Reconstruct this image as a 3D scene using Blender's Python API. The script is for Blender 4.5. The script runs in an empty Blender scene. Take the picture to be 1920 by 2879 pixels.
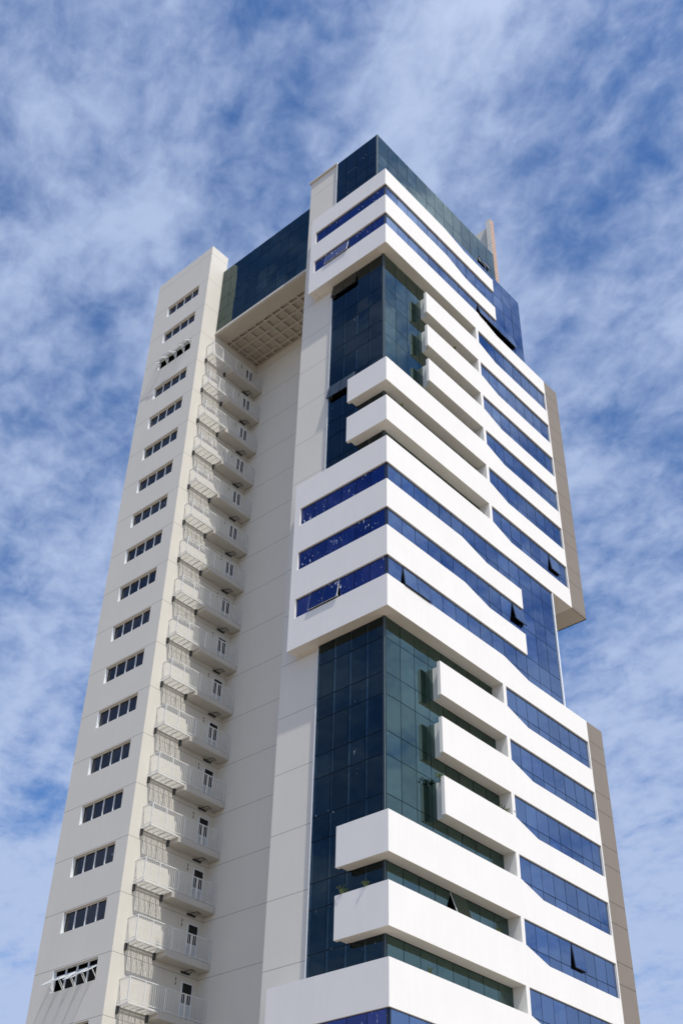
import bpy, bmesh, math, random
from mathutils import Vector, Matrix
random.seed(7)
scene = bpy.context.scene
ZO = 71.987                      # height of the topmost white band's datum above the ground
H = 3.2                          # storey height
def zk(k): return ZO - H * k     # top of white band k
def zj(i): return ZO + 4.587 - H * i   # panel joint i of the stair tower

# ---------------------------------------------------------------- camera
yaw, pitch, roll = -0.741454019, 0.684463962, 0.0271310315
f = Vector((math.sin(yaw) * math.cos(pitch), math.cos(yaw) * math.cos(pitch), math.sin(pitch)))
r0 = Vector((math.cos(yaw), -math.sin(yaw), 0)); u0 = r0.cross(f)
rt = math.cos(roll) * r0 + math.sin(roll) * u0; up = -math.sin(roll) * r0 + math.cos(roll) * u0
cam_data = bpy.data.cameras.new('camera')
cam = bpy.data.objects.new('camera', cam_data); scene.collection.objects.link(cam)
cam_data.sensor_fit = 'HORIZONTAL'; cam_data.sensor_width = 36.0
cam_data.lens = 3286.15 / 1920 * 36.0
cam_data.clip_start = 0.1; cam_data.clip_end = 20000
m = Matrix((( rt.x, up.x, -f.x, 30.588), (rt.y, up.y, -f.y, -36.959), (rt.z, up.z, -f.z, ZO - 70.387), (0, 0, 0, 1)))
cam.matrix_world = m
scene.camera = cam

# ---------------------------------------------------------------- world and sun
SUN = Vector((3.2, -1.0, 5.73)).normalized()
world = bpy.data.worlds.new('World'); scene.world = world; world.use_nodes = True
wt = world.node_tree; wt.nodes.clear()
def N(t, kind, **kw):
    n = t.nodes.new(kind)
    for k, v in kw.items(): setattr(n, k, v)
    return n
def link(t, a, b): t.links.new(a, b)
def M2(t, op, a, b=None, c=None, clamp=False):
    n = N(t, 'ShaderNodeMath', operation=op, use_clamp=clamp)
    for i, x in enumerate((a, b, c)):
        if x is None: continue
        if isinstance(x, (int, float)): n.inputs[i].default_value = x
        else: link(t, x, n.inputs[i])
    return n.outputs[0]
def build_world():
    t = wt
    out = N(t, 'ShaderNodeOutputWorld'); bg = N(t, 'ShaderNodeBackground')
    sky = N(t, 'ShaderNodeTexSky', sky_type='NISHITA', sun_disc=False)
    sky.sun_elevation = math.asin(SUN.z); sky.sun_rotation = math.atan2(SUN.x, SUN.y)
    sky.air_density = 1.0; sky.dust_density = 0.6; sky.ozone_density = 2.0
    tc = N(t, 'ShaderNodeTexCoord'); sep = N(t, 'ShaderNodeSeparateXYZ'); link(t, tc.outputs['Generated'], sep.inputs[0])
    x, y, z = sep.outputs
    zc = M2(t, 'ADD', M2(t, 'MAXIMUM', z, 0.0), 0.10)
    px = M2(t, 'DIVIDE', x, zc); py = M2(t, 'DIVIDE', y, zc)       # the cloud sheet, seen in perspective
    a = math.radians(CLOUD_ANGLE); ca, sa = math.cos(a), math.sin(a)
    al = M2(t, 'ADD', M2(t, 'MULTIPLY', px, ca), M2(t, 'MULTIPLY', py, sa))
    ac = M2(t, 'ADD', M2(t, 'MULTIPLY', px, -sa), M2(t, 'MULTIPLY', py, ca))
    def vec(sx, sy, off):
        c = N(t, 'ShaderNodeCombineXYZ')
        link(t, M2(t, 'MULTIPLY', al, sx), c.inputs[0]); link(t, M2(t, 'MULTIPLY', ac, sy), c.inputs[1]); c.inputs[2].default_value = off
        return c.outputs[0]
    def noise(v, scale, detail, rough, dist):
        n = N(t, 'ShaderNodeTexNoise'); n.inputs['Scale'].default_value = scale; n.inputs['Detail'].default_value = detail
        n.inputs['Roughness'].default_value = rough; n.inputs['Distortion'].default_value = dist
        link(t, v, n.inputs['Vector']); return n.outputs['Fac']
    big = noise(vec(1.0, 1.9, 11.6), 3.0, 3, .5, .3)
    mid = noise(vec(1.0, 1.3, 7.7), 9.0, 4, .55, .35)
    fine = noise(vec(1.0, 1.2, 1.3), 30.0, 5, .6, .3)
    s = M2(t, 'ADD', M2(t, 'MULTIPLY', big, .42), M2(t, 'ADD', M2(t, 'MULTIPLY', mid, .41), M2(t, 'MULTIPLY', fine, .24)))
    # fewer clouds in the unseen sky behind, darkening front glass reflections; more towards the horizon ahead
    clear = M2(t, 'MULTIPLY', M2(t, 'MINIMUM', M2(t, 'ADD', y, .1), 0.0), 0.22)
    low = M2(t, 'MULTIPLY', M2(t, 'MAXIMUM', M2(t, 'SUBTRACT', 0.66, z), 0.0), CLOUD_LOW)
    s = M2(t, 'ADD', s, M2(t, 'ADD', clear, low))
    mr = N(t, 'ShaderNodeMapRange', interpolation_type='SMOOTHSTEP')
    link(t, s, mr.inputs['Value']); mr.inputs['From Min'].default_value = CLOUD_MIN; mr.inputs['From Max'].default_value = CLOUD_MAX
    tint = N(t, 'ShaderNodeMix', data_type='RGBA', blend_type='MULTIPLY'); tint.inputs[0].default_value = 1
    link(t, sky.outputs[0], tint.inputs[6]); tint.inputs[7].default_value = (*SKY_TINT, 1)
    mix = N(t, 'ShaderNodeMix', data_type='RGBA'); link(t, M2(t, 'MULTIPLY', mr.outputs[0], CLOUD_OP), mix.inputs[0])
    link(t, tint.outputs[2], mix.inputs[6])
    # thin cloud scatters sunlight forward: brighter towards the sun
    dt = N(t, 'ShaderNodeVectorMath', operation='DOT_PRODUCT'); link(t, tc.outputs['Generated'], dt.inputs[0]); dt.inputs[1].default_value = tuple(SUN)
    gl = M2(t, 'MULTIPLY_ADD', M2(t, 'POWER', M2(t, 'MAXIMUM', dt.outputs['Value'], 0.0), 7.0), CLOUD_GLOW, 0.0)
    hd = M2(t, 'MAXIMUM', M2(t, 'ADD', M2(t, 'MULTIPLY', x, .954), M2(t, 'MULTIPLY', y, -.298)), 0.0)  # glow added over the out-of-view sunward sky, brightens the side glass
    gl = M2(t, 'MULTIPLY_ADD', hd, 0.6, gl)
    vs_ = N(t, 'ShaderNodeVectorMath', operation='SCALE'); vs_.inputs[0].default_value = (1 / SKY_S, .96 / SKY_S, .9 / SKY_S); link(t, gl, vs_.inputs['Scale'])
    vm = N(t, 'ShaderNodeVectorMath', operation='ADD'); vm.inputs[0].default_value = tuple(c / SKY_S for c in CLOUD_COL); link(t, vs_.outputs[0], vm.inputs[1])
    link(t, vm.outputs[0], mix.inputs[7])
    link(t, mix.outputs[2], bg.inputs[0]); bg.inputs[1].default_value = SKY_S
    link(t, bg.outputs[0], out.inputs[0])
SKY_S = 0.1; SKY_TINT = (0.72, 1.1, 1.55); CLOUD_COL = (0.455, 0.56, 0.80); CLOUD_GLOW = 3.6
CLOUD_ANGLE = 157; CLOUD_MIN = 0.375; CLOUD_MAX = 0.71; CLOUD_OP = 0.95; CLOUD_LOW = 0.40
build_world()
sd = bpy.data.lights.new('sun', 'SUN'); sd.energy = 4.0; sd.angle = math.radians(.5); sd.color = (1, .955, .89)
so = bpy.data.objects.new('sun', sd); scene.collection.objects.link(so)
so.rotation_euler = SUN.to_track_quat('Z', 'Y').to_euler(); so.location = (60, -20, 120)
vs = scene.view_settings; vs.view_transform = 'Standard'; vs.look = 'None'; vs.exposure = 0.0; vs.gamma = 1; vs.use_curve_mapping = False

# ---------------------------------------------------------------- materials
def new_mat(name):
    mt = bpy.data.materials.new(name); mt.use_nodes = True
    t = mt.node_tree; b = t.nodes['Principled BSDF']; return mt, t, b
def painted(name, col, rough=.75, vary=.06, streak=.05, joints=(), bump=.15, jw=.035, jdark=.5, mottled=0):
    """rendered wall paint: faint blotches, faint rain streaks, sealed panel joints at real heights"""
    mt, t, b = new_mat(name)
    tc = N(t, 'ShaderNodeTexCoord'); o = tc.outputs['Object']
    n1 = N(t, 'ShaderNodeTexNoise'); n1.inputs['Scale'].default_value = .45; n1.inputs['Detail'].default_value = 6; link(t, o, n1.inputs['Vector'])
    mp = N(t, 'ShaderNodeMapping'); mp.inputs['Scale'].default_value = (3.2, 3.2, .22); link(t, o, mp.inputs['Vector'])
    n2 = N(t, 'ShaderNodeTexNoise'); n2.inputs['Scale'].default_value = 1.0; n2.inputs['Detail'].default_value = 5; link(t, mp.outputs[0], n2.inputs['Vector'])
    f1 = M2(t, 'MULTIPLY_ADD', M2(t, 'SUBTRACT', n1.outputs['Fac'], .5), vary * 2, 1.0)
    f2 = M2(t, 'MULTIPLY_ADD', M2(t, 'SUBTRACT', n2.outputs['Fac'], .5), streak * 2, 1.0)
    fac = M2(t, 'MULTIPLY', f1, f2)
    sep = N(t, 'ShaderNodeSeparateXYZ'); link(t, o, sep.inputs[0])
    for z0 in joints:
        fr = M2(t, 'FRACT', M2(t, 'DIVIDE', M2(t, 'SUBTRACT', sep.outputs[2], z0 - 64 * H), H))
        ln = M2(t, 'LESS_THAN', fr, jw / H)
        fac = M2(t, 'MULTIPLY', fac, M2(t, 'MULTIPLY_ADD', ln, -jdark, 1.0))
    mx = N(t, 'ShaderNodeMix', data_type='RGBA', blend_type='MULTIPLY'); mx.inputs[0].default_value = 1
    mx.inputs[6].default_value = (*col, 1)
    cb = N(t, 'ShaderNodeCombineColor'); 
    for i in range(3): link(t, fac, cb.inputs[i])
    link(t, cb.outputs[0], mx.inputs[7]); link(t, mx.outputs[2], b.inputs['Base Color'])
    b.inputs['Roughness'].default_value = rough; b.inputs['Specular IOR Level'].default_value = .25
    n3 = N(t, 'ShaderNodeTexNoise'); n3.inputs['Scale'].default_value = 30; n3.inputs['Detail'].default_value = 3; link(t, o, n3.inputs['Vector'])
    bp = N(t, 'ShaderNodeBump'); bp.inputs['Strength'].default_value = bump; bp.inputs['Distance'].default_value = .01
    link(t, n3.outputs['Fac'], bp.inputs['Height']); link(t, bp.outputs[0], b.inputs['Normal'])
    return mt
def glass(name, col, body=(.01, .015, .025), metal=1.0, splash=0, vary=.25, rough=.02):
    """reflective coated glass: tinted mirror over a dark body, each pane a touch different; optional paint splashes"""
    mt, t, b = new_mat(name)
    geo = N(t, 'ShaderNodeNewGeometry')
    rp = M2(t, 'MULTIPLY_ADD', geo.outputs['Random Per Island'], vary, 1 - vary / 2)
    tc = N(t, 'ShaderNodeTexCoord')
    nz = N(t, 'ShaderNodeTexNoise'); nz.inputs['Scale'].default_value = .9; nz.inputs['Detail'].default_value = 3; link(t, tc.outputs['Object'], nz.inputs['Vector'])
    rp = M2(t, 'MULTIPLY', rp, M2(t, 'MULTIPLY_ADD', nz.outputs['Fac'], .3, .85))
    mx = N(t, 'ShaderNodeMix', data_type='RGBA', blend_type='MULTIPLY'); mx.inputs[0].default_value = 1; mx.inputs[6].default_value = (*col, 1)
    cb = N(t, 'ShaderNodeCombineColor')
    for i in range(3): link(t, rp, cb.inputs[i])
    link(t, cb.outputs[0], mx.inputs[7])
    bump = N(t, 'ShaderNodeTexNoise'); bump.inputs['Scale'].default_value = .8; bump.inputs['Detail'].default_value = 1; link(t, tc.outputs['Object'], bump.inputs['Vector'])
    bp = N(t, 'ShaderNodeBump'); bp.inputs['Strength'].default_value = .12; bp.inputs['Distance'].default_value = .03
    link(t, bump.outputs['Fac'], bp.inputs['Height']); link(t, bp.outputs[0], b.inputs['Normal'])
    out = mx.outputs[2]
    b.inputs['Metallic'].default_value = metal; b.inputs['Roughness'].default_value = rough
    if splash:
        mp = N(t, 'ShaderNodeMapping'); mp.inputs['Scale'].default_value = (9, 9, 2.2); link(t, tc.outputs['Object'], mp.inputs['Vector'])
        n = N(t, 'ShaderNodeTexNoise'); n.inputs['Scale'].default_value = 1.0; n.inputs['Detail'].default_value = 4; n.inputs['Roughness'].default_value = .7; link(t, mp.outputs[0], n.inputs['Vector'])
        w = N(t, 'ShaderNodeTexNoise'); w.inputs['Scale'].default_value = .7; link(t, tc.outputs['Object'], w.inputs['Vector'])
        s = M2(t, 'ADD', n.outputs['Fac'], M2(t, 'MULTIPLY', M2(t, 'SUBTRACT', w.outputs['Fac'], .5), .25))
        mk = N(t, 'ShaderNodeMapRange'); link(t, s, mk.inputs[0]); mk.inputs[1].default_value = splash; mk.inputs[2].default_value = splash + .02
        m3 = N(t, 'ShaderNodeMix', data_type='RGBA'); link(t, mk.outputs[0], m3.inputs[0]); link(t, out, m3.inputs[6]); m3.inputs[7].default_value = (.75, .77, .8, 1)
        out = m3.outputs[2]
        link(t, M2(t, 'MULTIPLY_ADD', mk.outputs[0], -metal, metal), b.inputs['Metallic'])
        link(t, M2(t, 'MULTIPLY_ADD', mk.outputs[0], .7, rough), b.inputs['Roughness'])
    link(t, out, b.inputs['Base Color'])
    return mt
def plain(name, col, rough=.6, metal=0):
    mt, t, b = new_mat(name)
    tc = N(t, 'ShaderNodeTexCoord'); n = N(t, 'ShaderNodeTexNoise'); n.inputs['Scale'].default_value = 4; n.inputs['Detail'].default_value = 5; link(t, tc.outputs['Object'], n.inputs['Vector'])
    cr = N(t, 'ShaderNodeMix', data_type='RGBA'); link(t, n.outputs['Fac'], cr.inputs[0])
    cr.inputs[6].default_value = (*[c * .85 for c in col], 1); cr.inputs[7].default_value = (*[min(1, c * 1.15) for c in col], 1)
    link(t, cr.outputs[2], b.inputs['Base Color']); b.inputs['Roughness'].default_value = rough; b.inputs['Metallic'].default_value = metal
    return mt
def brick_mat():
    mt, t, b = new_mat('orange_brick')
    tc = N(t, 'ShaderNodeTexCoord'); sp = N(t, 'ShaderNodeSeparateXYZ'); link(t, tc.outputs['Object'], sp.inputs[0])
    cb = N(t, 'ShaderNodeCombineXYZ'); link(t, M2(t, 'ADD', sp.outputs[0], sp.outputs[1]), cb.inputs[0]); link(t, sp.outputs[2], cb.inputs[1])
    br = N(t, 'ShaderNodeTexBrick'); link(t, cb.outputs[0], br.inputs['Vector']); br.inputs['Scale'].default_value = 1
    br.inputs['Brick Width'].default_value = .3; br.inputs['Row Height'].default_value = .2; br.inputs['Mortar Size'].default_value = .02
    br.inputs['Color1'].default_value = (.34, .19, .13, 1); br.inputs['Color2'].default_value = (.42, .26, .18, 1); br.inputs['Mortar'].default_value = (.5, .42, .36, 1)
    link(t, br.outputs[0], b.inputs['Base Color']); b.inputs['Roughness'].default_value = .9
    return mt
WHITE = painted('white_paint', (.745, .73, .69), vary=.04, streak=.03)
WHITE_F = WHITE
CREAM = painted('cream_paint_tower', (.655, .625, .55), vary=.035, streak=.022, joints=(zj(0),))
CREAM_S = painted('cream_paint_spine', (.655, .625, .55), vary=.035, streak=.022, joints=(zj(0) - .3,))
GREY = painted('taupe_paint', (.215, .185, .155), vary=.05, streak=.06, joints=(zk(0) + 1.4, zk(0) + .25), jdark=.7)
CONC = painted('balcony_paint', (.55, .52, .465), vary=.08, streak=.04)
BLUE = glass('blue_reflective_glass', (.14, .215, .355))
BLUE_F = glass('blue_glass_splashed_dimmed', (.06, .075, .2), splash=.655)  # splashed front panes; the dim sky they mirror is put into a darker tint
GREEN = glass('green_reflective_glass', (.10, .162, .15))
GREEN_F = glass('green_glass_front_dimmed', (.035, .051, .056), splash=.72)  # same green glass, tint darkened to paint in its dimmer front reflection
TGLASS = glass('dark_window_glass', (.05, .045, .045), metal=.9, splash=.70, vary=.6, rough=.08)
CLEAR = None
BAND = glass('green_edge_band', (.06, .085, .09), vary=.5)
CORNER = plain('green_corner', (.14, .21, .22), .4)
MULL = plain('dark_mullion', (.012, .017, .025), .4)
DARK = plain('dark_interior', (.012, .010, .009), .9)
STEEL = plain('white_painted_steel', (.70, .70, .67), .45)
FRAME = plain('white_aluminium', (.72, .75, .76), .35)
RUST = plain('dark_bracket_steel', (.03, .035, .04), .7)
BRICK = brick_mat()
LEAF = plain('weed_leaf', (.10, .13, .03), .7)
def clear_mat():
    mt, t, b = new_mat('dusty_clear_glass')
    b.inputs['Base Color'].default_value = (.6, .65, .68, 1); b.inputs['Transmission Weight'].default_value = 0
    b.inputs['Roughness'].default_value = .15; b.inputs['Alpha'].default_value = .14
    return mt
CLEAR = clear_mat()
def ground_mat():
    mt, t, b = new_mat('dry_ground')
    tc = N(t, 'ShaderNodeTexCoord'); n = N(t, 'ShaderNodeTexNoise'); n.inputs['Scale'].default_value = .05; n.inputs['Detail'].default_value = 8; link(t, tc.outputs['Object'], n.inputs['Vector'])
    cr = N(t, 'ShaderNodeMix', data_type='RGBA'); link(t, n.outputs['Fac'], cr.inputs[0])
    cr.inputs[6].default_value = (*GROUND_A, 1); cr.inputs[7].default_value = (*GROUND_B, 1)
    link(t, cr.outputs[2], b.inputs['Base Color']); b.inputs['Roughness'].default_value = .95
    return mt
GROUND_A = (.19, .15, .105); GROUND_B = (.27, .215, .155)

# ---------------------------------------------------------------- mesh helpers
class MB:
    def __init__(s): s.v = []; s.f = []
    def box(s, a, b):
        x0, x1 = sorted((a[0], b[0])); y0, y1 = sorted((a[1], b[1])); z0, z1 = sorted((a[2], b[2]))
        n = len(s.v)
        s.v += [(x0,y0,z0),(x1,y0,z0),(x1,y1,z0),(x0,y1,z0),(x0,y0,z1),(x1,y0,z1),(x1,y1,z1),(x0,y1,z1)]
        s.f += [tuple(n+i for i in q) for q in ((0,3,2,1),(4,5,6,7),(0,1,5,4),(1,2,6,5),(2,3,7,6),(3,0,4,7))]
        return s
    def B(s, u, v, z): return s.box((u[0], v[0], z[0]), (u[1], v[1], z[1]))
    def prism_u(s, pts, u0_, u1_):           # polygon in (v,z), counter-clockwise seen from +u, extruded along u
        n = len(s.v); k = len(pts)
        s.v += [(u1_, p[0], p[1]) for p in pts] + [(u0_, p[0], p[1]) for p in pts]
        s.f.append(tuple(range(n, n + k))); s.f.append(tuple(range(n + 2*k - 1, n + k - 1, -1)))
        for i in range(k):
            j = (i + 1) % k; s.f.append((n + i, n + k + i, n + k + j, n + j))
        return s
    def quadbox(s, c, th):                   # thin slab from four corners, thickness th along -normal
        c = [Vector(p) for p in c]; nrm = (c[1]-c[0]).cross(c[3]-c[0]).normalized()
        n = len(s.v); s.v += [tuple(p) for p in c] + [tuple(p - nrm*th) for p in c]
        s.f += [tuple(n+i for i in q) for q in ((0,1,2,3),(7,6,5,4),(0,4,5,1),(1,5,6,2),(2,6,7,3),(3,7,4,0))]
        return s
    def bar(s, a, b, w):                     # square bar between two points
        a, b = Vector(a), Vector(b); d = (b - a).normalized()
        q = Vector((0,0,1)) if abs(d.z) < .9 else Vector((1,0,0))
        x = d.cross(q).normalized() * w / 2; y = d.cross(x).normalized() * w / 2
        n = len(s.v)
        for p in (a, b): s.v += [tuple(p-x-y), tuple(p+x-y), tuple(p+x+y), tuple(p-x+y)]
        s.f += [tuple(n+i for i in q) for q in ((0,3,2,1),(4,5,6,7),(0,1,5,4),(1,2,6,5),(2,3,7,6),(3,0,4,7))]
        return s
    def build(s, name, mat, parent=None):
        me = bpy.data.meshes.new(name); me.from_pydata(s.v, [], s.f); me.update()
        bm = bmesh.new(); bm.from_mesh(me); bmesh.ops.recalc_face_normals(bm, faces=bm.faces); bm.to_mesh(me); bm.free()
        me.materials.append(mat)
        o = bpy.data.objects.new(name, me); scene.collection.objects.link(o)
        if parent: o.parent = parent
        return o
def lab(o, s): o['label'] = s; return o

ground = MB(); ground.v = [(-6000,-6000,0),(6000,-6000,0),(6000,6000,0),(-6000,6000,0)]; ground.f = [(0,1,2,3)]
g = ground.build('ground', ground_mat()); g['kind'] = 'structure'

T = bpy.data.objects.new('office_tower', None); scene.collection.objects.link(T)
T['label'] = 'tall white office tower with blue and green glass and a cream stair tower'; T['category'] = 'building'

# ---------------------------------------------------------------- glass grids
def glass_grid(name, mat, plane, c, cols, rows, skip=(), tilt=.0035, gap=.036, label=None, strip=0):
    """plane 'u': faces +u at u=c, cols along v.  plane 'v': faces -v at v=c, cols along u."""
    g = MB(); m_ = MB()
    def P(a, z, d): return (c + d, a, z) if plane == 'u' else (a, c - d, z)
    for i in range(len(cols) - 1):
        for j in range(len(rows) - 1):
            if (i, j) in skip: continue
            a0, a1, z0, z1 = cols[i] + gap/2, cols[i+1] - gap/2, rows[j] + gap/2, rows[j+1] - gap/2
            ta, tz = random.uniform(-tilt, tilt), random.uniform(-tilt, tilt)
            q = [P(a0, z0, -ta-tz), P(a1, z0, ta-tz), P(a1, z1, ta+tz), P(a0, z1, -ta+tz)]
            g.quadbox(q, .02)
    w = .07
    for a in cols: m_.box(P(a - w/2, rows[0], -.03), P(a + w/2, rows[-1], -.10))
    for z in rows:
        for i in range(len(cols) - 1): m_.box(P(cols[i] + w/2, z - w/2, -.03), P(cols[i+1] - w/2, z + w/2, -.10))
    o = g.build(name, mat, T); m_.build('mullion', MULL, o)
    if strip:                                 # paler vertical edge band down one side of each bay
        h = MB()
        for i in range(len(cols) - 1):
            for j in range(len(rows) - 1):
                if (i, j) in skip: continue
                a = cols[i] + gap/2 + .005 if strip > 0 else cols[i+1] - gap/2 - .005 - abs(strip)
                h.box(P(a, rows[j] + gap, .006), P(a + abs(strip), rows[j+1] - gap, .0085))
        h.build('edge_band', BAND, o)
    if label: lab(o, label)
    return o
def awning(parent, mat, plane, c, a0, a1, ztop, zbot, ang, npan=1, frame=MULL, bend=0):
    """top-hung sash swung out by ang degrees, with its thin frame and a stay arm each side"""
    L = ztop - zbot; s, co = math.sin(math.radians(ang)), math.cos(math.radians(ang))
    def P(a, t, d=0): 
        out = t * s + .02 + d * co; z = ztop - t * co + d * s
        return (c + out, a, z) if plane == 'u' else (a, c - out, z)
    g = MB(); w = (a1 - a0) / npan
    for i in range(npan):
        x0, x1 = a0 + i*w + .02, a0 + (i+1)*w - .02
        g.quadbox([P(x0, L), P(x1, L), P(x1, .0), P(x0, .0)], .015)
    o = g.build('open_sash', mat, parent)
    fr = MB(); W = .045 if frame is MULL else .028
    for a in (a0, a1): fr.bar(P(a, 0, -.03), P(a, L, -.03), W)
    for t in (0, L): fr.bar(P(a0, t, -.03), P(a1, t, -.03), W)
    for i in range(1, npan): fr.bar(P(a0 + i*w, 0, -.04), P(a0 + i*w, L, -.04), .03)
    for a in (a0 + .08, a1 - .08):
        q = P(a, 0); z = ztop - L * .9
        base = (c - .02, a, z) if plane == 'u' else (a, c + .02, z)
        fr.bar(base, P(a, L * .75, -.03), .025)
    f_ = fr.build('sash_frame', frame, parent)
    return o
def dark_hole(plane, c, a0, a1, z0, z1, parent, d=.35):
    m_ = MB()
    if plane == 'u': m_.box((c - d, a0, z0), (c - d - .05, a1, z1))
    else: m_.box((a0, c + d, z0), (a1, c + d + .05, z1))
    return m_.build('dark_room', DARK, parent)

# ---------------------------------------------------------------- main block: white bands
BH = 1.94                                    # height of a band
def band_profile(k, v0, v1, s=None, zt=None, low=.53):
    zb = zk(k) - BH; zt = zk(k) if zt is None else zt
    if s is None: return [(v0, zb), (v1, zb), (v1, zt), (v0, zt)]
    return [(v0, zb), (v1, zb), (v1, zk(k) - low), (s[1], zk(k) - low), (s[0], zt), (v0, zt)]
UA, UB = -6.91, -3.05
FLUSH_S, WING_S = (6.8, 9.12), (10.13, 12.03)
for k in range(0, 21):
    b = MB()
    if k in (0, 1, 9, 10): b.prism_u(band_profile(k, 0, 12.65, FLUSH_S, zk(k) - .2 if k == 0 else None, .6 if k == 0 else .53), -.2, 0)
    elif k in (2, 11): b.prism_u(band_profile(k, 0, 18.52, (10.2, 12.55)), -.2, 0)
    elif k in (3, 4, 5, 12, 13, 14): b.prism_u(band_profile(k, 4.18, 18.52, WING_S), -.2, 0)
    else: b.prism_u(band_profile(k, 0, 18.52, WING_S), -.2, 0)
    top = zk(k) - (.2 if k == 0 else 0)
    if k in (0, 1, 2, 8, 9, 10, 11, 17, 18, 19, 20): b.B((UA, -.2), (0, .2), (zk(k) - BH, top))
    if k in (6, 7, 15, 16): b.B((UB, -.2), (0, .2), (zk(k) - BH, top))
    o = b.build('wall_band', WHITE, T)
    # balcony floors / soffits behind the bands
    s = MB(); zs = (zk(k) - BH + .004, zk(k) - BH + .16)
    if k in (2, 6, 7, 11, 15, 16): s.B((-1.0, -.2), (.2, 9.85), zs)
    if k in (3, 4, 5, 12, 13, 14):
        s.B((-1.0, -.2), (4.65, 9.85), zs); s.B((-1.0, -.2), (4.5, 4.65), (zk(k) - BH + .002, zk(k) - .06))
    if k in (2, 11):
        s.B((UA + .15, -1.0), (.2, .95), zs); s.B((-6.62, -6.5), (.25, .68), (zk(k) - BH - .035, zk(k) - BH + .01))
        s.B((UA, UA + .15), (.2, .95), (zk(k) - BH + .002, zk(k - 2) if k > 2 else zk(0) - .3))
    if k in (6, 7, 15, 16):
        s.B((UB + .35, -1.0), (.2, .95), zs); s.B((UB + .2, UB + .35), (.2, .62), (zk(k) - BH + .002, zk(k) - .06))
        s.B((UB + .55, UB + .63), (.24, .6), (zk(k) - BH - .03, zk(k) - BH + .01))
    if k in (8, 17, 0): s.B((-7.0, -.2), (.2, 9.85), (zk(k) - .75, zk(k) - .6))
    if s.v: s.build('soffit', WHITE, o)
# piers beside the ribbon windows
for r in (1, 2, 9, 10, 11, 18, 19, 20): MB().B((UA, -6.475), (0, .2), (zk(r), zk(r) + 3.2 - BH)).build('corner_pier', WHITE, T)
for r in list(range(3, 9)) + list(range(12, 21)):
    MB().B((-.2, 0), (9.85, 10.13), (zk(r), zk(r) + 3.2 - BH)).build('window_pier', WHITE, T)
    MB().B((-.2, 0), (18.43, 18.52), (zk(r) - .53, zk(r) + 3.2 - BH)).build('window_pier', WHITE, T)
for a, b in ((8, 3), (17, 12)): MB().B((-1.0, -.2), (9.85, 10.05), (zk(a) - .5, zk(b) + 1.3)).build('loggia_end_wall', WHITE, T)
# wing bodies, taupe end strips
for top, bot in ((2, 9), (11, 22)):
    zt = zk(top) - .53; zb = zk(bot) + 3.2 - BH if bot == 9 else 0
    w = MB(); w.B((-2.22, -.2), (16.3, 18.52), (zb + .003, zb + .18)); w.B((-2.2, -.4), (12.7, 18.5), (zb + .18, zt - .05))
    w.B((-.4, -.2), (12.7, 18.52), (zt - .35, zt - .2))
    o = w.build('wing_wall', WHITE, T)
    w = MB(); w.B((-2.22, -.06), (18.52, 20.186), (zb + .003, zt - .003)); w.build('wing_end_wall', CONC, T)
    w = MB(); w.B((-.06, .0), (18.52, 20.19), (zb, zt)); lab(w.build('end_strip', GREY, T), 'taupe painted end strip with panel joints')
    if bot == 9:
        w = MB(); w.B((-2.26, -.02), (20.19, 20.24), (zb - .02, zb + .12)); w.B((-2.32, -2.22), (16.35, 20.24), (zb - .02, zb + .12)); w.build('drip_edge', MULL, T)

# ---------------------------------------------------------------- ribbon windows and curtain walls
RIB_R = [.1, 1.38, 2.52, 3.64, 4.77, 5.9, 7.04, 8.15, 9.27, 10.42, 11.61, 12.65]
RIB_F = [-6.475, -5.45, -4.43, -3.38, -2.32, -1.24, -.1]
for r in (1, 2, 9, 10, 11, 18, 19, 20):
    rows = [zk(r) - .62, zk(r), zk(r) + 1.30]
    skF, skR = set(), set()
    if r in (2, 11): skF = {(1, 0), (2, 0)}
    if r == 11: skR = {(1, 0), (2, 0), (1, 1), (2, 1)}
    if r == 10: skR = {(10, 1)}
    if r == 2: skR = {(9, 1), (10, 1)}
    frows = [zk(r) - .05, zk(r) + 1.30]
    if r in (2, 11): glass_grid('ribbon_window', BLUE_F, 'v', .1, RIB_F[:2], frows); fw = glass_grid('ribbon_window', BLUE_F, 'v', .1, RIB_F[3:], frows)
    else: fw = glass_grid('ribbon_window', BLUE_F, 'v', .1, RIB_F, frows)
    cols = RIB_R if r < 12 else RIB_R[:9] + [9.85]
    if r == 11: glass_grid('ribbon_window', BLUE, 'u', -.1, cols[:2], rows); rw = glass_grid('ribbon_window', BLUE, 'u', -.1, cols[3:], rows)
    else: rw = glass_grid('ribbon_window', BLUE, 'u', -.1, cols, rows, skR)
    if r in (2, 11):
        awning(fw, BLUE_F, 'v', .1, -5.45, -3.38, zk(r) + 1.24, zk(r) + .06, 8.5, 2, FRAME); dark_hole('v', .1, -5.5, -3.3, zk(r) - .1, zk(r) + 1.3, fw)
    if r == 11: awning(rw, BLUE, 'u', -.1, 1.4, 3.62, zk(r) + 1.24, zk(r) + .06, 7.5, 2, MULL); dark_hole('u', -.1, 1.3, 3.7, zk(r) - .1, zk(r) + 1.3, rw)
    if r == 10: awning(rw, BLUE, 'u', -.1, 11.61, 12.72, zk(r) + 1.24, zk(r) + .03, 10, 1, MULL); dark_hole('u', -.1, 11.5, 12.75, zk(r) - .1, zk(r) + 1.3, rw)
    if r == 2: dark_hole('u', -.1, 10.3, 15.1, zk(r) - .1, zk(r) + 1.3, rw)
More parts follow.
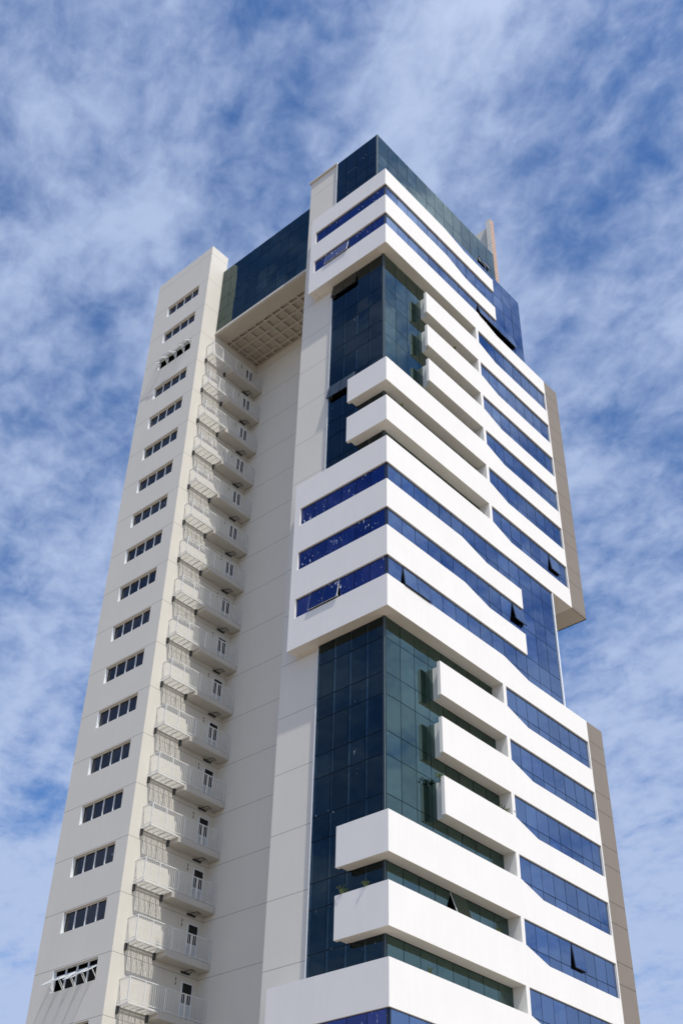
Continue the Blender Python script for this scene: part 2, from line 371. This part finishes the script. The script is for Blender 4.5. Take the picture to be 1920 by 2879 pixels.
# glass end bays beside rows 0-2 and 9-11
E_C = [12.65, 13.93, 15.04, 16.25]
rowsT = [zk(2) - .6, zk(2), zk(2) + 1.23, zk(1), zk(1) + 1.23, zk(0) + .05]
eT = glass_grid('glass_end_bay', BLUE, 'u', -.1, E_C, rowsT, {(0, 1), (1, 1)})
awning(eT, BLUE, 'u', -.1, 10.42, 15.0, zk(2) + 1.2, zk(2) + .05, 11, 4, MULL)
glass_grid('glass_parapet', BLUE, 'u', -.1, [7.04, 8.15, 9.27, 10.42, 11.61, 12.65], [zk(0) - 1.0, zk(0) + .05])
rowsB = [zk(11) - .6, zk(11), zk(11) + 1.23, zk(10), zk(10) + 1.23, zk(9), zk(9) + 1.3]
glass_grid('glass_end_bay', BLUE, 'u', -.1, E_C, rowsB)
fb = MB(); fb.B((-.3, -.03), (16.25, 16.36), (zk(11) - .53, zk(9) + 1.26)); fb.build('edge_trim', FRAME, T)
# wing windows
W_C = [10.13, 11.19, 12.2, 13.27, 14.33, 15.4, 16.46, 17.5, 18.43]
for r in list(range(3, 9)) + list(range(12, 21)):
    sk = set()
    if r == 8: sk = {(6, 1)}
    if r == 16: sk = {(4, 1)}
    ww = glass_grid('wing_window', BLUE, 'u', -.1, W_C, [zk(r) - .57, zk(r), zk(r) + 1.30], sk)
    if r == 8: awning(ww, BLUE, 'u', -.1, 16.48, 17.5, zk(r) + 1.22, zk(r) + .03, 6.5); dark_hole('u', -.1, 16.4, 17.6, zk(r) - .1, zk(r) + 1.3, ww, .22)
    if r == 16: awning(ww, BLUE, 'u', -.1, 14.35, 15.38, zk(r) + 1.22, zk(r) + .03, 6.5); dark_hole('u', -.1, 14.3, 15.5, zk(r) - .1, zk(r) + 1.3, ww, .22)
# green curtain walls behind the loggias
C_R = [.65, 1.87, 3.0, 4.15, 5.28, 6.41, 7.54, 8.67, 9.85]
C_F = [-5.2, -4.1, -3.03, -1.93, -.73]
for a, b in ((3, 8), (12, 17)):
    rows = []
    for k in range(b, a - 1, -1): rows += [zk(k), zk(k) + 1.23]
    rows[0] -= .3; rows[-1] = zk(a) + 1.27; n = len(rows) - 1
    skF, skR = set(), set()
    if a == 3: skF = {(0, n-1), (1, n-1), (0, 4), (1, 4)}
    if a == 12: skR = {(4, 2)}
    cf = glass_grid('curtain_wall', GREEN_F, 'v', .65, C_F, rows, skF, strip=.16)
    cr = glass_grid('curtain_wall', GREEN, 'u', -.73, C_R, rows, skR)
    if a == 3:
        awning(cf, GREEN_F, 'v', .65, -5.18, -3.05, rows[n], rows[n-1] + .02, 8, 2, MULL); dark_hole('v', .65, -5.2, -3.0, rows[n-1], rows[n], cf)
        awning(cf, GREEN_F, 'v', .65, -5.18, -3.05, rows[5], rows[4] + .02, 11, 2, MULL); dark_hole('v', .65, -5.2, -3.0, rows[4], rows[5], cf)
    else:
        awning(cr, GREEN, 'u', -.73, 5.3, 6.4, rows[3], rows[2], 20, 1, FRAME); dark_hole('u', -.73, 5.2, 6.5, rows[2], rows[3], cr)
    cp = MB(); cp.B((-.75, -.72), (.64, .67), (rows[0], rows[-1])); cp.build('corner_profile', CORNER, cr)
# core behind the glass
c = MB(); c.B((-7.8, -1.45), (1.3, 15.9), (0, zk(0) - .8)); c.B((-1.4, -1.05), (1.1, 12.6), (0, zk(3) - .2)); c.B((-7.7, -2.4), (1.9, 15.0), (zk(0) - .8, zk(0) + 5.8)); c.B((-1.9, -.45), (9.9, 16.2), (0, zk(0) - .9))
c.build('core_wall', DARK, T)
# penthouse
rowsP = [zk(0) - .6, ZO + .35, ZO + 1.5, ZO + 2.68, ZO + 3.9, ZO + 6.0]
P_R = [.65, 1.87, 2.99, 4.12, 5.24, 6.37, 7.48, 8.6, 9.73, 10.85, 11.95, 13.06, 14.18, 15.24]
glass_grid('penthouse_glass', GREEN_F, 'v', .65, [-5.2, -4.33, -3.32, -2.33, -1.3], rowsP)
ph = glass_grid('penthouse_glass', GREEN, 'u', -1.3, P_R, rowsP, {(11, 3)})
awning(ph, GREEN, 'u', -1.3, 13.06, 14.18, ZO + 3.86, ZO + 2.7, 14); dark_hole('u', -1.3, 13, 14.3, ZO + 2.6, ZO + 4, ph)
cp = MB(); cp.B((-1.33, -1.285), (.635, .68), (rowsP[0], rowsP[-1])); cp.B((-5.2, -1.33), (.66, .9), (ZO + 6.0, ZO + 6.04)); cp.B((-1.55, -1.31), (.9, 15.24), (ZO + 6.0, ZO + 6.04)); cp.build('glass_trim', CORNER, ph)
# roof machine room
rm = MB(); rm.B((-1.75, -1.3), (15.27, 15.72), (ZO - 1, ZO + 10.75)); o = rm.build('roof_pier', BRICK, T); lab(o, 'orange brick pier left unpainted on its side')
rm = MB(); rm.B((-1.75, -1.32), (15.24, 15.267), (ZO - 1, ZO + 10.74)); rm.build('pier_render', CREAM_S, o)
rm = MB(); rm.B((-6.0, -1.752), (15.55, 15.75), (ZO - 1, ZO + 10.3)); rm.build('machine_room_wall', CREAM_S, T)

# ---------------------------------------------------------------- cream spine, deep wall, bridge
s = MB(); s.B((-8.0, -5.26), (.75, 7.5), (0, ZO + 6.1)); sp = s.build('cream_pier_wall', CREAM_S, T)
s = MB(); s.B((-8.1, -5.22), (.62, 1.6), (ZO + 6.1, ZO + 6.24)); s.build('coping', CONC, sp)
for z0, z1 in ((zk(8), zk(3) + 1.26), (zk(17), zk(12) + 1.26), (zk(0) - .2, ZO + 6.2)):
    s = MB(); s.B((-5.26, -5.215), (.625, .76), (z0, z1)); s.build('edge_trim', FRAME, sp)
s = MB(); s.B((-19.7, -8.0), (7.25, 7.6), (0, ZO - .8)); s.build('recess_wall', CREAM, T)
B_C = [-19.68, -18.7, -17.62, -16.45, -15.3, -14.2, -13.08, -12.0, -10.9, -9.8, -8.72, -8.02]
B_Rw = [ZO - .83, ZO + .28, ZO + 1.63, ZO + 3.02, ZO + 5.1, ZO + 6.66]
br = glass_grid('bridge_glass', glass('bridge_glass_dark', (.030, .058, .056), vary=.3), 'v', 2.58, B_C, B_Rw, strip=.12)
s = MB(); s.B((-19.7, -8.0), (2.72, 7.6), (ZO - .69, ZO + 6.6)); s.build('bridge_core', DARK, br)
s = MB(); s.B((-19.7, -8.0), (2.52, 2.72), (ZO - 1.1, ZO - .85)); s.build('bridge_fascia', CONC, br)
# coffered soffit: solid margin, a lattice of ribs, plate above
s = MB(); zb, zt2 = ZO - 1.1, ZO - .70
s.B((-19.7, -8.0), (2.72, 3.85), (zb, zt2)); s.B((-19.7, -8.0), (7.12, 7.25), (zb, zt2))
s.B((-19.7, -8.0), (3.85, 7.12), (ZO - .86, ZO - .70))
vr = [3.85, 4.17, 5.02, 5.87, 6.72, 7.12]; ur = [-19.7 + .42 + i * .9 for i in range(13)]
for v in vr[1:-1]: s.B((-19.7, -8.0), (v - .075, v + .075), (zb + .02, ZO - .86))
for u in ur:
    for j in range(len(vr) - 1):
        s.B((u - .075, u + .075), (vr[j] + (.075 if j else 0), vr[j+1] - (.075 if j < 4 else 0)), (zb + .021, ZO - .86))
lab(s.build('coffered_soffit', painted('raw_soffit', (.50, .46, .39), vary=.15, streak=0), br), 'coffered concrete underside of the bridge')

# ---------------------------------------------------------------- stair tower
UT, UL, VT = -19.7, -26.33, 1.12
WU0, WU1 = -24.61, -20.79
NJ = 23
s = MB()
s.B((UT - .3, UT), (VT, 12), (0, ZO + 6.6)); s.B((UT - .3, UT), (VT, 2.89), (ZO + 6.6, ZO + 8.72))
s.B((WU1, UT - .3), (VT, VT + .25), (0, ZO + 8.66)); s.B((UL, WU0), (VT, VT + .25), (0, ZO + 8.62))
zs = ZO + 8.64
for i in range(NJ):
    s.B((WU0, WU1), (VT, VT + .25), (zj(i) - .05, zs)); zs = zj(i) - 1.25
s.B((WU0, WU1), (VT, VT + .25), (0, zs))
s.B((UL, UL + .3), (VT + .25, 12), (0, ZO + 6.6)); s.B((UL + .3, UT - .3), (11.7, 12), (0, ZO + 6.6))
s.B((UL + .3, UT - .3), (2.6, 2.89), (ZO + 6.4, ZO + 8.6)); s.B((UL, UL + .3), (VT + .25, 2.89), (ZO + 6.6, ZO + 8.6))
st = s.build('stair_tower_wall', CREAM, T); lab(st, 'cream stair tower wall with thin panel joints')
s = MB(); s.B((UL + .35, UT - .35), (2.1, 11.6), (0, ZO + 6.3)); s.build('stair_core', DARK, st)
def sash_set(parent, zh, ang, L, dang=(0, 0, 0, 0)):
    n = 4; w = (WU1 - WU0) / n; v = VT + .2
    fr = MB(); gl = MB()
    for i in range(n):
        a = math.radians(ang + dang[i]); s_, c_ = math.sin(a), math.cos(a)
        x0, x1 = WU0 + i*w + .06, WU0 + (i+1)*w - .06
        A, B, C_, D = (x0, v, zh), (x1, v, zh), (x1, v - L*s_, zh - L*c_), (x0, v - L*s_, zh - L*c_)
        gl.quadbox([D, C_, B, A], .012)
        for p, q in ((A, B), (B, C_), (C_, D), (D, A)): fr.bar(p, q, .045)
        for x in (x0, x1): fr.bar((x, v - .02, zh - L*.75), (x, v - L*.5*s_, zh - L*.5*c_), .03)
    o = gl.build('open_sash', CLEAR, parent); fr.build('sash_frame', FRAME, parent)
for i in range(NJ):
    z0, z1 = zj(i) - 1.25, zj(i) - .05
    opened = i in (2, 17); n = 4; w = (WU1 - WU0) / n
    g_ = MB()
    for q in range(n):
        t1, t2 = random.uniform(-.004, .004), random.uniform(-.004, .004)
        if not opened: g_.quadbox([(WU0+q*w+.03, VT+.2+t1, z0+.03), (WU0+(q+1)*w-.03, VT+.2-t1, z0+.03), (WU0+(q+1)*w-.03, VT+.2-t2, z1-.03), (WU0+q*w+.03, VT+.2+t2, z1-.03)], .01)
    if opened: g_.B((WU0, WU1), (VT + .6, VT + .65), (z0, z1))
    wo = g_.build('window', DARK if opened else TGLASS, T)
    fr = MB()
    for q in range(n + 1):
        c0 = WU0 + q*w; c0 += .03 if q == 0 else (-.03 if q == n else 0)
        fr.B((c0 - .03, c0 + .03), (VT + .14, VT + .22), (z0, z1))
    fr.B((WU0, WU1), (VT + .15, VT + .215), (z0 - .0, z0 + .035)); fr.B((WU0, WU1), (VT + .15, VT + .215), (z1 - .035, z1))
    fr.build('window_frame', FRAME, wo)
    rv = MB(); rv.B((WU0 - .001, WU0 + .03), (VT + .004, VT + .14), (z0, z1)); rv.build('sunlit_reveal', FRAME, wo)  # paler lining on the left jamb paints in its sunlit side
    if i == 17: sash_set(wo, z1 - .33, 54, 1.12, (0, 3, -2, 2)); lab(wo, 'window with four sashes propped wide open')
    if i == 2: sash_set(wo, z1 - .06, 48, .95, (0, 6, -9, 4)); lab(wo, 'window with four sashes propped open')

# ---------------------------------------------------------------- balconies (i = 3 .. 20), origin at wall, joint height
def make_balcony():
    s = MB(); O = .9
    s.B((0, O), (3.99, 7.22), (.34, .69)); s.B((.1, O - .02), (4.1, 7.2), (.315, .345))
    b = s.build('balcony', CONC, T)
    r = MB(); U = O - .03; zt_, zb_ = 1.95, .80; V0, V1 = 1.88, 7.17
    r.box((U-.025, V0-.025, zt_-.02), (U+.025, V1+.025, zt_+.03)); r.box((U-.015, V0, zb_-.02), (U+.015, V1, zb_+.02))
    r.box((0, V0-.025, zt_-.019), (U-.025, V0+.025, zt_+.029)); r.box((0, V0-.015, zb_-.02), (U-.015, V0+.015, zb_+.02))
    for v in (1.88, 2.94, 4.35, 5.75, 7.17): r.box((U-.027, v-.027, .72 if v > 3.9 else .68), (U+.027, v+.027, zt_-.02))
    n = 39
    for q in range(1, n):
        v = V0 + (V1 - V0) * q / n
        r.box((U-.008, v-.009, zb_+.02), (U+.008, v+.009, zt_-.02))
    for q in range(0, 7):
        u = .03 + q * .13; r.box((u-.009, V0-.008, zb_+.02), (u+.009, V0+.008, zt_-.02))
    r.build('railing', STEEL, b)
    g = MB(); z0, z1 = .60, .69
    for v in (1.9, 3.95): g.box((0, v-.03, z0), (O-.03, v+.03, z1))
    for u in (.03, O-.03): g.box((u-.03, 1.93, z0), (u+.03, 3.92, z1))
    for q in range(1, 5): v = 1.9 + q*.41; g.box((.06, v-.015, z0+.01), (O-.06, v+.015, z1-.02))
    q = 0; v = 1.97
    while v < 3.9: g.box((.06, v-.012, z1-.018), (O-.06, v+.012, z1)); v += .095
    g.build('grating', STEEL, b)
    for v in (1.93, 3.92):
        k = MB(); k.box((0, v-.06, .25), (.13, v+.06, .63)); k.build('bracket', RUST, b)
    l = MB(); l.box((0, 5.95, .10), (.09, 6.55, .2)); l.bar((.1, 6.1, .18), (.42, 6.35, .30), .03); l.bar((.42, 6.35, .30), (.3, 6.75, .30), .03); l.bar((.1, 6.5, .15), (.25, 6.6, .30), .025)
    l.build('wall_lamp', RUST, b)
    d = MB(); d.box((0, 5.63, 2.6), (.012, 5.68, 2.76)); d.box((0, 5.63, 2.84), (.012, 5.68, 3.0)); d.build('wall_slot', DARK, b)
    return b
def make_door():
    f_ = MB(); z0 = .73
    for v in (6.09, 6.84): f_.box((0, v, z0), (.05, v+.06, z0+2.16))
    f_.box((0, 6.15, z0+2.10), (.05, 6.84, z0+2.16)); f_.box((0, 6.15, z0+.98), (.045, 6.84, z0+1.04))
    d = f_.build('door', FRAME, T)
    g = MB(); g.box((0, 6.15, z0+1.04), (.02, 6.84, z0+2.10)); g.build('door_glass', DARK, d)
    l = MB(); z = z0+.02
    while z < z0+.95: l.quadbox([(.035, 6.15, z), (.035, 6.84, z), (.008, 6.84, z+.05), (.008, 6.15, z+.05)], .006); z += .062
    l.box((0, 6.15, z0), (.006, 6.84, z0+.98)); l.build('louvre', FRAME, d)
    return d
bal, door = make_balcony(), make_door()
for i in range(3, 22):
    for src in (bal, door):
        o = src if i == 3 else src.copy()
        if i > 3:
            scene.collection.objects.link(o); o.parent = T
            for ch in list(src.children):
                c2 = ch.copy(); scene.collection.objects.link(c2); c2.parent = o
        o.location = (UT, 0, zj(i))

# ---------------------------------------------------------------- weeds rooted on the ledges
def weed(loc, h, n, label, spread=1.0, droop=0.0, along='v'):
    b = MB()
    for q in range(n):
        a = random.uniform(0, 2*math.pi); L = h * random.uniform(.5, 1.1); lean = random.uniform(.15, .7) * spread
        p0 = Vector((random.uniform(-.05, .05), random.uniform(-.12, .12) * n / 8, 0)); d = Vector((math.cos(a), math.sin(a), 0))
        pts = [p0, p0 + d*L*lean*.4 + Vector((0,0,L*.55)), p0 + d*L*lean + Vector((0,0,L*(.9 - droop*1.6)))]
        side = d.cross(Vector((0,0,1)))
        for w0, (A, B) in zip((.016, .012), zip(pts, pts[1:])): b.bar(A, B, w0)
        for c_ in range(5):
            t = random.uniform(.3, 1); P_ = pts[1].lerp(pts[2], t); s_ = Vector((random.uniform(-1,1), random.uniform(-1,1), random.uniform(-.4,.8))).normalized()
            e = s_.cross(Vector((.3,.5,.8))).normalized() * .025
            k = len(b.v); b.v += [tuple(P_ - e), tuple(P_ + s_*.1), tuple(P_ + e)]; b.f.append((k, k+1, k+2))
    o = b.build('weed', LEAF); o.location = loc; o['label'] = label; o['category'] = 'plant'; o['group'] = 'weeds growing on the balcony ledges'
    return o
weed((-.1, 7.27, zk(4)), .35, 7, 'dry weed sprouting from the edge of the second side balcony from the top')
weed((-.1, 7.59, zk(5)), .25, 6, 'tiny weed on the edge of the third side balcony from the top')
weed((-.12, 3.4, zk(6)), .25, 6, 'small weed behind the parapet of the upper corner balcony')
weed((-.1, 1.33, zk(7)), .35, 7, 'dry weed near the corner of the second corner balcony from the top')
weed((-2.67, .1, zk(16)), .38, 12, 'green weed at the left end of the lowest corner balcony')
weed((-1.3, .1, zk(16)), .3, 12, 'low yellowish weed on the front edge of the lowest corner balcony', 1.4)
weed((-.1, 2.8, zk(17)), .28, 7, 'small weed on the wide white band below the lowest corner balcony')
weed((-.3, 4.42, zk(14)), .45, 30, 'leafy creeper hanging over the left end of the third lower side balcony', 1.3, .75)
weed((-.3, 9.3, zk(14)), .45, 34, 'bushy weeds inside the right end of the third lower side balcony', 1.6, .2)
weed((-.15, 8.19, zk(16)), .28, 8, 'small weed near the right end of the lowest corner balcony')
